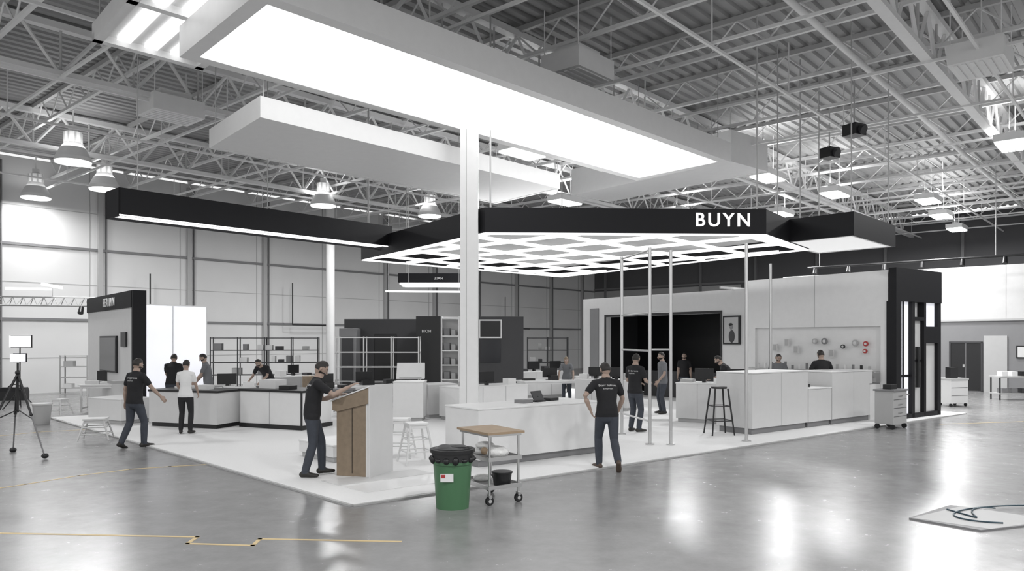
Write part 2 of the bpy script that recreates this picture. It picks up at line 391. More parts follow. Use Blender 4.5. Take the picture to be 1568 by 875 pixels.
def table(nm,px,py,w,d,h,rz,items=True,leg=chrome,top=white):
    x,y=G(px,py); b=B(nm,(x,y,Z0),rz); b.bx(-w/2,w/2,-d/2,d/2,h-.04,h,top); b.bx(-w/2+.05,w/2-.05,-d/2+.05,d/2-.05,h-.1,h-.04,top)
    for sx in(-1,1):
        for sy in(-1,1): b.bx(sx*(w/2-.07)-.025,sx*(w/2-.07)+.025,sy*(d/2-.07)-.025,sy*(d/2-.07)+.025,0,h-.1,leg)
        b.bx(sx*(w/2-.07)-.02,sx*(w/2-.07)+.02,-d/2+.07,d/2-.07,.1,.14,leg)
    if items:
        for k in range(3):
            xx=-w/2+.3+k*(w-.5)/2; s=random.uniform(.1,.2); b.bx(xx-s,xx+s,-.12,.14,h,h+random.uniform(.04,.16),random.choice([white,lgrey,black,offw]))
        b.bx(-.25,.25,.15,.18,h+.08,h+.38,black); b.bx(-.04,.04,.14,.19,h,h+.1,black); b.bx(-.12,.12,.1,.22,h,h+.012,black)
    return b.obj()
table('work_table',348,640,1.5,.9,.78,.4); table('work_table',560,633,1.8,.8,.78,.5); table('work_table',845,622,2.2,.9,.8,.35); table('work_table',500,643,1.3,.8,.8,.6,True,lgrey,mgrey)
table('work_table',160,632,1.2,.7,.8,.2)
# back white counters
def block(nm,px1,py1,px2,py2,dep,h,seams=2,top=white,body=white,toe=lgrey,items=0):
    b,l=sub(nm,px1,py1,px2,py2); b.bx(.04,l-.04,.04,dep-.04,0,.09,toe); b.bx(0,l,0,dep,.09,h-.03,body); b.bx(-.01,l+.01,-.01,dep+.01,h-.03,h,top)
    for k in range(1,seams): b.bx(l*k/seams-.004,l*k/seams+.004,-.004,0,.09,h-.03,mgrey)
    for k in range(items):
        x=l*(k+.5)/items; s=random.uniform(.08,.16)
        if k%2: b.bx(x-.04,x+.04,.3,.4,h,h+.1,black); b.bx(x-.24,x+.24,.33,.36,h+.08,h+.36,black)
        else: b.bx(x-s,x+s,.2,.45,h,h+random.uniform(.05,.2),random.choice([white,lgrey,dgrey]))
    return b.obj(bevel=.006)
block('storage_cabinet',656,643,700,641,.8,.9,2,body=offw)
block('storage_cabinet',703,649,808,640,.9,.88,3,items=3)
block('display_plinth',602,648,648,648,.8,1.02,1)
block('storage_counter',1035,648,1136,654,.8,1.0,3,items=4,body=offw)
block('storage_counter',800,612,866,609,.8,.95,3,items=4,body=offw)
block('storage_counter',880,627,960,632,.8,.9,3,items=5,body=offw)
block('display_plinth',135,648,185,653,.9,.62,1)
block('storage_cabinet',430,622,490,616,.8,.9,2,body=lgrey,items=3)
block('display_plinth',458,702,510,713,.9,.3,1)
# angled display on plinth
x,y=G(629,640); b=B('angled_display',(x,y,Z0+1.03),.1); b.prof([(-.3,0),(.3,0),(.3,.42),(.25,.42)],-.38,.38,white); b.bx(-.3,.3,-.3,-.28,.02,.05,lgrey); b.obj(bevel=.01)
# lectern kiosk
b=B('lectern_kiosk',(-2.14,11.30,Z0),math.radians(70))
b.bx(.0,.62,.0,.07,0,1.3,white); b.bx(.55,.62,.07,.6,0,1.2,white); b.bx(.0,.55,.07,.58,.0,1.16,wood); b.bx(-.012,-.002,.30,.305,.05,1.1,black)
b.prof([(0,1.12),(.56,.98),(.64,1.0),(.64,1.14),(0,1.36)],-.03,.66,wood)
b.prof([(-.02,1.365),(.67,1.13),(.67,1.145),(-.02,1.385)],-.05,.68,white)
b.prof([(.15,1.335),(.56,1.195),(.56,1.205),(.15,1.345)],.1,.5,lgrey)
b.bx(-.04,.66,-.03,0,0.0,1.385,offw)
b.obj(bevel=.006)
# stools
def metal_stool(px,py,h,m,w=.34,round_=False):
    x,y=G(px,py); b=B('bar_stool' if h>.8 else 'metal_stool',(x,y,Z0),random.uniform(-.5,.5)); f=w/2+.08
    if round_: b.tube((0,0,h-.04),(0,0,h),w/2,m,n=20)
    else: b.bx(-w/2,w/2,-w/2,w/2,h-.035,h,m); b.bx(-w/2+.02,w/2-.02,-w/2+.02,w/2-.02,h-.09,h-.035,m)
    for sx in(-1,1):
        for sy in(-1,1): b.tube((sx*w*.42,sy*w*.42,h-.04),(sx*f,sy*f,0),.02,m,r2=.016,n=8)
    for z in(h*.3,h*.6):
        t=1-z/h; r=w*.42+(f-w*.42)*t
        c=[(r,r,z),(-r,r,z),(-r,-r,z),(r,-r,z),(r,r,z)]; b.path(c,.011,m,6)
    return b.obj()
metal_stool(612,702,.68,white); metal_stool(637,712,.68,white)
metal_stool(1101,668,1.05,black,.34,True); metal_stool(147,676,.45,offw,.42); metal_stool(92,638,.45,white,.3)
# green bin
b=B('trash_bin',(-.75,9.47,0))
b.tube((0,0,.0),(0,0,.66),.205,green,r2=.25,n=28); b.tube((0,0,.56),(0,0,.60),.257,green,n=28)
b.tube((0,0,.6),(0,0,.72),.268,black,r2=.262,n=28); b.tube((0,0,.70),(0,0,.74),.285,black,n=28)
b.sph((0,0,.73),(.25,.25,.05),black); b.sph((.08,-.05,.745),(.14,.12,.05),black); b.sph((-.1,.05,.745),(.1,.1,.04),dgrey)
for k in range(14):
    a=2*math.pi*k/14; b.sph((.255*math.cos(a),.255*math.sin(a),.615),(.045,.045,.03+.012*(k%3)),black,8,6)
b.bx(-.13,.03,-.245,-.236,.36,.46,white); b.bx(-.12,-.07,-.247,-.24,.41,.45,redm); b.obj()
# cart
b=B('utility_cart',(-.29,9.97,0),math.radians(-57)); w,d=.75,.5
b.bx(-w/2-.03,w/2+.03,-d/2-.03,d/2+.03,.90,.93,woodt); b.bx(-w/2,w/2,-d/2,d/2,.87,.90,chrome)
for sx in(-1,1):
    for sy in(-1,1):
        X=sx*(w/2-.03);Y=sy*(d/2-.03); b.tube((X,Y,.12),(X,Y,.87),.016,chrome); b.tube((X-.02,Y,.055),(X+.02,Y,.055),.055,black,n=18); b.tube((X-.024,Y,.055),(X+.024,Y,.055),.025,lgrey,n=12); b.bx(X-.03,X+.03,Y-.02,Y+.02,.09,.13,chrome)
for z in(.2,.56):
    b.bx(-w/2,w/2,-d/2,d/2,z,z+.015,lgrey)
    for sy in(-1,1): b.bx(-w/2,w/2,sy*d/2-.01,sy*d/2+.01,z,z+.05,chrome)
    for sx in(-1,1): b.bx(sx*w/2-.01,sx*w/2+.01,-d/2,d/2,z,z+.05,chrome)
b.tube((.2,.06,.215),(.2,.06,.38),.11,black,r2=.13,n=20); b.tube((.2,.06,.37),(.2,.06,.39),.14,black,n=20)
for c,r,m in(((-.2,0,.62),(.15,.15,.06),bagm),((.12,.02,.64),(.2,.16,.08),bagm),((-.05,-.05,.71),(.14,.13,.05),bagm),((-.2,0,.25),(.12,.14,.05),bagm),((.1,-.15,.66),(.05,.05,.05),woodt)): b.sph(c,r,m)
b.obj()
# tool trolley
x,y=G(1364,656); b=B('tool_trolley',(x,y,0),A1); b.bx(-.35,.35,-.22,.22,.12,.9,lgrey); b.bx(-.38,.38,-.25,.25,.9,.94,mgrey)
for z in(.3,.5,.7): b.bx(-.33,.33,-.23,-.22,z,z+.01,dgrey); b.bx(-.1,.1,-.245,-.23,z+.08,z+.1,chrome)
for sx in(-1,1):
    for sy in(-1,1): b.tube((sx*.3-.02,sy*.18,.06),(sx*.3+.02,sy*.18,.06),.06,black,n=14)
b.tube((.35,-.2,.8),(.5,-.2,.8),.015,chrome); b.tube((.35,.2,.8),(.5,.2,.8),.015,chrome); b.tube((.5,-.2,.8),(.5,.2,.8),.015,chrome)
b.bx(-.2,.1,-.1,.1,.94,1.05,black); b.obj(bevel=.006)

# right building
b=B('exhibition_pavilion',(9.9,19.6,Z0),math.radians(36)); pw=2.44
Hh=3.92
b.bx(0.12,pw,.06,4.5,0,Hh,white)
b.bx(0.02,.12,.1,4.5,2.45,Hh,white); b.bx(.02,.12,.1,4.5,0,.95,white); b.bx(.02,.12,4.2,4.5,.95,2.45,white); b.bx(.02,.12,.1,.3,.95,2.45,white)
b.bx(.012,.02,2.2,2.21,2.45,Hh,lgrey)
b.bx(-.02,pw+.03,-.14,0.06,3.1,Hh+.05,fascia); b.bx(-.02,.25,-.14,.12,0,3.1,fascia)
b.bx(.85,1.0,-.12,.06,0,3.1,fascia); b.bx(1.5,1.62,-.12,.06,0,3.1,fascia); b.bx(2.28,pw+.03,-.12,.06,0,3.1,fascia)
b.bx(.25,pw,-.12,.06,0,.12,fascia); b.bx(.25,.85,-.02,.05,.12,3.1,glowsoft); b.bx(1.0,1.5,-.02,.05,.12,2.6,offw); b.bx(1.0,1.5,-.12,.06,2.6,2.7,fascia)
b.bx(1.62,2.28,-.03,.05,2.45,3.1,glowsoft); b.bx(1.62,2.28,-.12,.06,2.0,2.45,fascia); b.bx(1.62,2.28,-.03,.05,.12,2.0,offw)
b.bx(.52,.56,-.05,-.02,.12,3.1,fascia); b.bx(1.22,1.3,-.1,-.02,.8,1.9,black); b.bx(.25,.85,-.05,-.02,1.1,1.16,fascia); b.bx(1.0,1.5,-.05,-.02,1.5,1.55,fascia)
F0,F1,o0,o1,oz=4.5,12.1,5.5,10.8,2.95
b.bx(0,.25,F0,o0,0,3.68,offw); b.bx(0,.25,o1,F1,0,3.68,offw); b.bx(0,.25,o0,o1,oz,3.68,offw)
b.bx(.25,3.0,F0,F1,3.3,3.4,dgrey); b.bx(2.9,3.0,F0,F1,0,3.3,black); b.bx(.25,2.9,F1-.1,F1,0,3.3,dgrey); b.bx(.25,2.9,F0,F0+.1,0,3.3,dgrey)
b.bx(-.02,.0,o0-.08,o0,0,oz+.08,black); b.bx(-.02,.0,o1,o1+.08,0,oz+.08,black); b.bx(-.02,0,o0,o1,oz,oz+.08,black)
b.bx(2.8,2.9,6,7,1.2,2.2,mgrey); b.bx(1.2,1.7,6.5,10,0,.95,dgrey)
b.sph((1.4,6.0,2.2),(.14,.14,.14),glow1)
b.bx(-.02,0,11.2,11.7,.3,3.3,mgrey)
b.bx(-.6,3.0,5.0,5.05,3.68,3.75,offw)
b.obj()
b=B('framed_picture',(9.9,19.6,Z0),math.radians(36)); b.bx(-.06,-.01,4.7,5.35,1.95,2.85,black); b.bx(-.065,-.06,4.76,5.29,2.0,2.8,lgrey); b.sph((-.068,5.0,2.2),(.006,.12,.2),dgrey); b.sph((-.068,5.02,2.5),(.006,.07,.09),mgrey); b.sph((-.068,5.04,2.57),(.007,.08,.05),black); b.obj()
b=B('tool_shelf',(9.9,19.6,Z0),math.radians(36))
b.bx(-.3,.0,.3,4.2,1.22,1.25,lgrey); b.bx(-.5,.0,.3,4.2,.0,.92,white); b.bx(-.52,.0,.3,4.2,.92,.95,mgrey)
for y,z,r,m in((.7,1.98,.07,redm),(1.0,2.0,.09,lgrey),(1.9,2.05,.09,mgrey),(2.2,2.05,.08,lgrey),(.72,1.78,.06,redm),(1.35,1.9,.06,dgrey)):
    b.tube((.0,y,z),(.04,y,z),r,m,n=20); b.tube((-.01,y,z),(.0,y,z),r*.5,offw,n=16)
for y,z in((2.7,1.7),(3.0,1.9),(3.4,1.75),(1.6,1.6)): b.bx(-.02,.02,y,y+.16,z,z+.22,offw); b.bx(-.025,-.02,y+.02,y+.14,z+.02,z+.2,lgrey)
for k in range(16):
    y=.5+k*.23; h=random.uniform(.1,.28); b.tube((-.15,y,1.25),(-.15,y,1.25+h),.035,random.choice([white,mgrey,black,lgrey,offw]),n=10)
for k in range(9):
    y=.5+k*.4; b.bx(-.35,-.15,y-.07,y+.07,.95,.95+random.uniform(.05,.2),random.choice([white,mgrey,black,lgrey]))
b.obj()
# left display booth
b=B('tv_display_booth',(-10.05,19.9,Z0),line((-10.05,19.9),(-13.6,24.1))[0]); l=5.5
b.bx(0,l,-.25,0,0,2.95,white); b.bx(-.15,0,-.3,.03,0,3.4,fascia); b.bx(0,l,-.3,.04,2.95,3.4,fascia)
b.bx(1.6,3.6,.0,.06,1.15,2.2,black); b.bx(1.65,3.55,.06,.065,1.2,2.15,screenm); b.bx(.55,1.1,.0,.05,1.9,2.3,black); b.bx(0.5,1.2,.0,.35,.9,.98,lgrey)
bb=b.obj(); t=text_mesh('BEA LVN',.34,white,'lettering',.01); t.parent=bb; t.rotation_euler=(math.pi/2,0,math.pi); t.location=(3.2,.05,3.06)
b=B('backlit_display_panel',(-12.5,25,Z0),line((-12.5,25),(-10.9,27))[0]); b.bx(0,2.5,0,.12,0,3.3,white); b.bx(.05,2.45,-.02,0,.1,3.25,glowsoft); b.bx(1.22,1.24,-.03,-.02,0.1,3.25,lgrey); b.obj()
# racks
def rack(nm,px,py,w,d,h,n,rz,m=black,bays=1,items=True):
    x,y=G(px,py); b=B(nm,(x,y,Z0),rz)
    for k in range(bays+1):
        for yy in(0,d): b.bx(k*w/bays-.02,k*w/bays+.02,yy-.02,yy+.02,0,h,m)
    for j in range(n):
        z=.2+(h-.25)*j/(n-1); b.bx(0,w,-.01,d+.01,z,z+.035,m)
        if items and j<n-1:
            xx=.1
            while xx<w-.4:
                s=random.uniform(.12,.35)
                if random.random()<.5: b.bx(xx,xx+s,.05,d-.08,z+.035,z+.035+random.uniform(.1,.26),random.choice([white,lgrey,offw,mgrey,dgrey]))
                xx+=s+.12
    b.obj()
rack('storage_rack',322,604,4.1,.5,2.2,5,.15,dgrey,4)
rack('storage_rack',515,620,2.7,.5,2.2,5,.0,chrome,3,False)
rack('storage_rack',808,603,1.6,.5,2.2,5,.0,dgrey,2,True)
rack('storage_rack',92,605,1.0,.4,1.5,4,.1,lgrey,1,True)
# back dark kiosk
b=B('shop_fitting_kiosk',(-6.1,26.5,Z0)); b.bx(0,2.7,.8,3.2,0,2.85,dgrey); b.bx(0,.6,.0,.8,0,2.5,mgrey); b.bx(1.1,1.9,.77,.8,.0,2.3,black); b.bx(.1,.5,-.02,0,.3,2.2,dgrey); b.obj(bevel=.01)
b=B('shop_fitting_kiosk',(-3.3,25.8,Z0)); b.bx(0,.85,0,1,0,2.9,black); b.bx(.85,1.5,.5,1,0,2.9,white); b.bx(.85,.9,0,1,0,2.9,white); b.bx(1.45,1.5,0,1,0,2.9,white)
for z in(.1,.7,1.2,1.7,2.2,2.8): b.bx(.9,1.45,0,.5,z,z+.04,white)
for z in(.74,1.24,1.74,2.24): b.bx(.95,1.15,.1,.4,z,z+.25,mgrey); b.bx(1.2,1.35,.1,.4,z,z+.2,lgrey)
b.bx(1.5,3.7,.3,2.5,0,2.9,dgrey); b.bx(2.2,2.9,.27,.3,1.3,2.1,screenm); b.bx(2.15,2.95,.27,.3,2.15,2.8,white); b.bx(2.2,2.9,.26,.27,2.2,2.75,black); b.bx(1.5,1.9,.1,.3,0,2.9,white)
kk=b.obj(bevel=.01); t=text_mesh('BIOH',.13,white,'lettering',.01); t.parent=kk; t.rotation_euler=(math.pi/2,0,0); t.location=(.2,-.02,2.35)
x,y=G(490,640); b=B('cardboard_box',(x-.3,y+.1,Z0+.8),.3); b.bx(-.2,.2,-.2,.2,.0,.3,wood); b.bx(-.02,.02,-.2,.2,.3,.303,yellow); b.obj(bevel=.01)
# grey bin left
x,y=G(102,648); b=B('waste_basket',(x-.5,y-.2,0)); b.tube((0,0,0),(0,0,.5),.17,lgrey,r2=.22,n=20); b.tube((0,0,.48),(0,0,.52),.235,offw,n=20); b.obj()
# tripod
b=B('tripod_stand',(-8.95,13.6,0)); top=V((0,0,1.5))
for f in((.68,-.3,.04),(-.45,.55,.02),(-.35,-.65,.02)):
    f=V(f); m=top.lerp(f,.5); b.tube(top,m,.022,black,r2=.02); b.tube(m,f,.015,mgrey,r2=.012); b.sph(m,.03,black,8,6); b.sph(f+V((0,0,.02)),(.06,.06,.05),black,10,6); b.tube(V((0,0,.85)),top.lerp(f,.55),.01,black)
b.tube((0,0,.8),(0,0,1.7),.018,black); b.sph((0,0,1.52),.045,black,10,6); b.bx(-.11,.11,-.05,.05,1.72,1.86,glowsoft); b.bx(-.12,.12,.05,.08,1.71,1.87,black); b.obj()
x,y=G(22,613); b=B('equipment_bag',(x,y,0),.2); b.prof([(-.2,0),(.2,0),(.22,.3),(.12,.45),(-.12,.45),(-.22,.3)],-.4,.4,black); b.path([(-.2,0,.45),(-.1,0,.55),(.1,0,.55),(.2,0,.45)],.02,dgrey); b.obj(bevel=.03)
b=B('light_stand',(-15.2,23.2,0)); 
for a in(0,2.1,4.2): b.tube((0,0,.6),(.5*math.cos(a),.5*math.sin(a),0),.015,black)
b.tube((0,0,.1),(0,0,2.0),.018,black); b.bx(-.3,.3,-.05,.05,1.9,2.25,glow1); b.bx(-.32,.32,.05,.1,1.88,2.27,black); b.obj()
# lighting truss at left
b=B('lighting_truss',(-17.2,24,3.25),.25)
for yy,zz in((0,0),(.3,0),(.15,.28)): b.tube((0,yy,zz),(4.2,yy,zz),.025,steeld,n=6)
for k in range(14):
    x=k*.3; b.tube((x,0,0),(x+.15,.15,.28),.012,steeld,n=4); b.tube((x+.15,.15,.28),(x+.3,0,0),.012,steeld,n=4); b.tube((x,.3,0),(x+.15,.15,.28),.012,steeld,n=4)
for x in(.3,.6,3.1,3.4,3.7,4.0): b.tube((x,0,-.05),(x,-.12,-.25),.07,black,r2=.09,n=12); b.tube((x,0,0),(x,0,-.06),.02,black)
b.bx(.9,2.2,-.06,.06,.5,.57,glow1); b.bx(2.2,2.28,-.9,.9,.6,.68,glow1)
for x in(.05,4.15): b.tube((x,.15,-3.2),(x,.15,0),.03,chrome)
b.tube((2.2,.15,.28),(2.2,.15,.62),.01,chrome)
b.obj()
b=B('rigging_pipe_rail',(0,0,0))
for uu in(14,21,33,37):
    x,y=R(uu,33.3); x2,y2=R(uu+2.5,33.3); b.path([(x,y,5),(x,y,2.9),(x2,y2,2.9)],.03,black)
b.obj()
# right partition building
p=V((13.0,36.0)); q=V((24.5,25.9)); a,l=line(p,q)
b=B('partition_building',(p.x,p.y,0),a); b.bx(0,l,0,3,2.95,5.15,mat('bright_panel',(.58,.58,.58),.5)); b.bx(0,l,.05,3,0,2.95,mgrey)
for x in(1.5,4.0,6.4,9,11.5): b.bx(x,x+.02,-.005,0,2.95,5.15,lgrey)
b.bx(0,l,-.03,.05,2.9,2.98,lgrey)
b.bx(7.05,8.15,.02,.05,0.05,2.0,black); b.bx(7.0,7.06,.0,.05,0,2.05,dgrey); b.bx(8.14,8.2,0,.05,0,2.05,dgrey); b.bx(7.0,8.2,0,.05,2.0,2.07,dgrey)
b.bx(7.6,7.62,.0,.02,.05,2.0,mgrey); b.bx(7.5,7.57,-.03,.02,1.0,1.12,chrome)
b.bx(8.25,9.05,.0,.05,0,2.3,lgrey); b.bx(9.35,9.75,.0,.05,1.4,1.9,black); b.bx(9.4,9.7,-.01,.05,1.45,1.85,offw)
b.obj()
x,y=G(1552,612)
b=B('metal_workbench',(x,y,0),.0); b.bx(-.7,.9,-.3,.3,.78,.84,lgrey); b.bx(-.7,.9,-.3,.3,.2,.24,lgrey)
for sx in(-.65,.85):
    for sy in(-.25,.25): b.tube((sx,sy,0),(sx,sy,.8),.025,black)
for k in range(4): b.bx(-.5+.35*k,-.3+.35*k,-.15,.15,.84,1.0,random.choice([black,white,mgrey])); b.bx(-.5+.35*k,-.3+.35*k,-.15,.15,.24,.4,random.choice([black,dgrey,mgrey]))
b.obj()
x,y=G(1459,622); b=B('storage_cart',(x,y,0),.3); b.bx(-.35,.35,-.25,.25,.1,.85,offw); b.bx(-.37,.37,-.27,.27,.85,.9,lgrey); b.bx(-.2,.1,-.1,.1,.9,1.25,black)
for sx in(-.3,.3):
    for sy in(-.2,.2): b.tube((sx-.02,sy,.05),(sx+.02,sy,.05),.05,black,n=12)
for z in(.35,.6): b.bx(-.33,.33,-.26,-.25,z,z+.01,dgrey)
b.obj(bevel=.008)
b=B('lighting_rig_bar',(13,33,5.3),-.7); b.tube((0,0,0),(8,0,0),.05,black)
for k in range(6): b.tube((k*1.4+.3,0,-.05),(k*1.4+.3,-.1,-.3),.07,black,r2=.1,n=12)
for x in(.5,7): b.tube((x,0,0),(x,0,4),.012,steeld)
b.obj()

# floor markings
def strip(nm,pts,w,m,z=.003):
    b=B(nm)
    for (p,q) in zip(pts[:-1],pts[1:]):
        p=V(p);q=V(q); d=(q-p).normalized(); n=V((-d.y,d.x))*w/2; p=p-d*w/2;q=q+d*w/2; b.prism([p-n,q-n,q+n,p+n],.0005,z,m)
    return b.obj()
strip('floor_tape_line',[G(-120,815),G(302,823),G(287,833),G(387,836),G(398,826),G(612,830)],.045,yellow)
strip('floor_tape_line',[G(x,y) for x,y in((-60,757),(40,742),(120,729),(200,719),(260,715),(315,712))],.05,yellow)
strip('floor_tape_line',[G(x,y) for x,y in((0,668),(60,662),(180,656))],.05,yellow)
strip('floor_tape_line',[G(x,y) for x,y in((1440,650),(1568,646),(1700,642))],.05,yellow)
b=B('floor_cover_board'); pp=[G(1392,796),G(1502,815),G(1640,800),G(1455,776)]; b.prism(pp,0.001,.02,mgrey)
b.prism([lerp(pp[0],pp[2],.02),lerp(pp[1],pp[2],.1),lerp(pp[2],pp[0],.1),lerp(pp[3],pp[2],.1)],.0201,.0215,lgrey); b.obj()
b=B('cable_coil'); pts=[]
for k in range(30):
    t=k/29; px=1450+ 80*t+20*math.sin(t*6); py=784+ 10*math.sin(t*5)+ 8*t; x,y=G(px,py); pts.append((x,y,.03))
b.path(pts,.009,blue)
pts=[]
for k in range(18):
    t=math.pi*.6+1.4*math.pi*k/23; x,y=G(1570+110*math.cos(t),792+14*math.sin(t)); pts.append((x,y,.03))
b.path(pts,.009,blue); b.obj()

# ---------------- people
skin=mat('skin',(.36,.265,.215),.55); hairm=mat('hair_dark',(.02,.017,.015),.6,noise=.3,scale=60)
tee=mat('black_tshirt_cloth',(.012,.012,.014),.85,noise=.2,scale=15,bump=.3); gtee=mat('grey_tshirt_cloth',(.15,.155,.165),.85); wtee=mat('white_blouse_cloth',(.75,.75,.75),.8)
jean=mat('denim',(.042,.048,.062),.8,noise=.25,scale=12,bump=.3); bpant=mat('black_trousers_cloth',(.015,.015,.017),.8); shoe=mat('shoe_leather',(.02,.018,.016),.5); shoeb=mat('brown_shoe',(.08,.055,.04),.5)
eyew=mat('eye_white',(.8,.8,.8),.3); lipm=mat('lip',(.33,.16,.14),.5); printm=mat('shirt_print',(.7,.7,.7),.8)
def ik(a,c,l1,l2,pole):
    a=V(a);c=V(c);d=c-a;L=d.length
    if L>(l1+l2)*.99: c=a+d*((l1+l2)*.99/L); d=c-a; L=d.length
    x=(l1*l1-l2*l2+L*L)/(2*L); h=math.sqrt(max(0,l1*l1-x*x)); n=d/L; p=V(pole); p=p-n*p.dot(n)
    if p.length<1e-4: p=n.orthogonal()
    return a+n*x+p.normalized()*h, c
def segd(p,a,b,ra,rb):
    d=b-a; t=max(0,min(1,(p-a).dot(d)/d.length_squared)); return (p-(a+d*t)).length-(ra+(rb-ra)*t)
def hand(b,w,d,n,thumb,curl,m):
    d=d.normalized(); n=(n-d*n.dot(d)).normalized(); s=n.cross(d)
    if s.dot(thumb)<0: s=-s
    b.loft([w-d*.02,w+d*.01,w+d*.05,w+d*.085],[(.025,.020),(.030,.018),(.041,.016),(.040,.013)],s,m,10)
    for off,L in((.031,.070),(.011,.080),(-.010,.074),(-.029,.058)):
        p=w+d*.085+s*off; a=curl*.5; pts=[p-d*.015,p]
        for f,st in((.45,1),(.32,1.3),(.25,1)):
            dd=(d*math.cos(a)+n*math.sin(a)); p=p+dd*L*f; pts.append(p); a+=curl*st
        b.loft(pts,[.0095,.0095,.0088,.008,.0068],s,m,7)
    p=w+d*.02+s*.026; t1=(d*.75+s*.65+n*.25).normalized(); t2=(d*.95+s*.2+n*.35).normalized()
    b.loft([p-t1*.01,p,p+t1*.035,p+t1*.035+t2*.03],[.012,.013,.011,.0085],n,m,7)
def head(par,c,Rm,sk,hr,beard,long_):
    b=B('head'); c=V(c); R3=Rm.to_3x3()
    def T(v): return c+R3@V(v)
    def shape(x,y,z,g=1.0):
        X=x*.077*g;Y=y*.096*g;Zz=z*.119*g
        if z<0: X*=1-.30*(-z)**1.4; 
        if z<0 and y<0: Y*=1-.38*(-z)
        if z<-.3 and y>0: Y*=1+.04
        if y>.6: Y*=.95
        return (X,Y,Zz)
    def shell(g,keep,m,nu=28,nv=20):
        idx={};vs=[];fs=[]
        def vid(i,j):
            i%=nu
            if j in(0,nv): i=0
            if (i,j) not in idx:
                ph=-math.pi/2+math.pi*j/nv; th=2*math.pi*i/nu; idx[(i,j)]=len(vs); vs.append(T(shape(math.cos(ph)*math.cos(th),math.cos(ph)*math.sin(th),math.sin(ph),g)))
            return idx[(i,j)]
        for j in range(nv):
            for i in range(nu):
                ph=-math.pi/2+math.pi*(j+.5)/nv; th=2*math.pi*(i+.5)/nu; x,y,z=math.cos(ph)*math.cos(th),math.cos(ph)*math.sin(th),math.sin(ph)
                if not keep(x,y,z): continue
                f=[]
                for a in((i,j),(i+1,j),(i+1,j+1),(i,j+1)):
                    k=vid(*a)
                    if k not in f: f.append(k)
                if len(f)>2: fs.append(tuple(f))
        if fs: b.mesh(vs,fs,m,True)
    shell(1,lambda x,y,z:True,sk)
    hk=lambda x,y,z:(z>.60 and y<.7) or (z>.35 and y<.45) or (y<.05 and z>-.35 and not(abs(x)>.75 and z<.05 and y>-.2))
    if long_: hk=lambda x,y,z:(z>.5) or (y<.2 and z>-.9)
    if hr:
        shell(1.055,hk,hr); shell(1.02,hk,hr)
    if beard: shell(1.03,lambda x,y,z: y>-.05 and z<-.28 and not (abs(x)<.3 and -.52<z<-.40),hairm)
    if long_: b.loft([T((0,-.06,0)),T((0,-.085,-.08)),T((0,-.08,-.17)),T((0,-.07,-.22))],[(.075,.05),(.08,.045),(.07,.035),(.04,.02)],R3@V((1,0,0)),hr)
    b.loft([T((0,.088,.02)),T((0,.100,-.01)),T((0,.110,-.032))],[.008,.010,.014],R3@V((1,0,0)),sk,8)
    for s in(-1,1):
        b.sph(T((s*.030,.082,.010)),(.013,.010,.009),eyew,8,6,Rm); b.sph(T((s*.030,.0905,.010)),(.006,.004,.006),black,8,6,Rm)
        b.sph(T((s*.031,.087,.032)),(.020,.007,.005),hairm,8,5,Rm); b.sph(T((s*.079,-.005,-.005)),(.009,.020,.032),sk,8,6,Rm)
    b.sph(T((0,.087,-.060)),(.024,.008,.008),lipm,8,6,Rm)
    b.obj(parent=par)
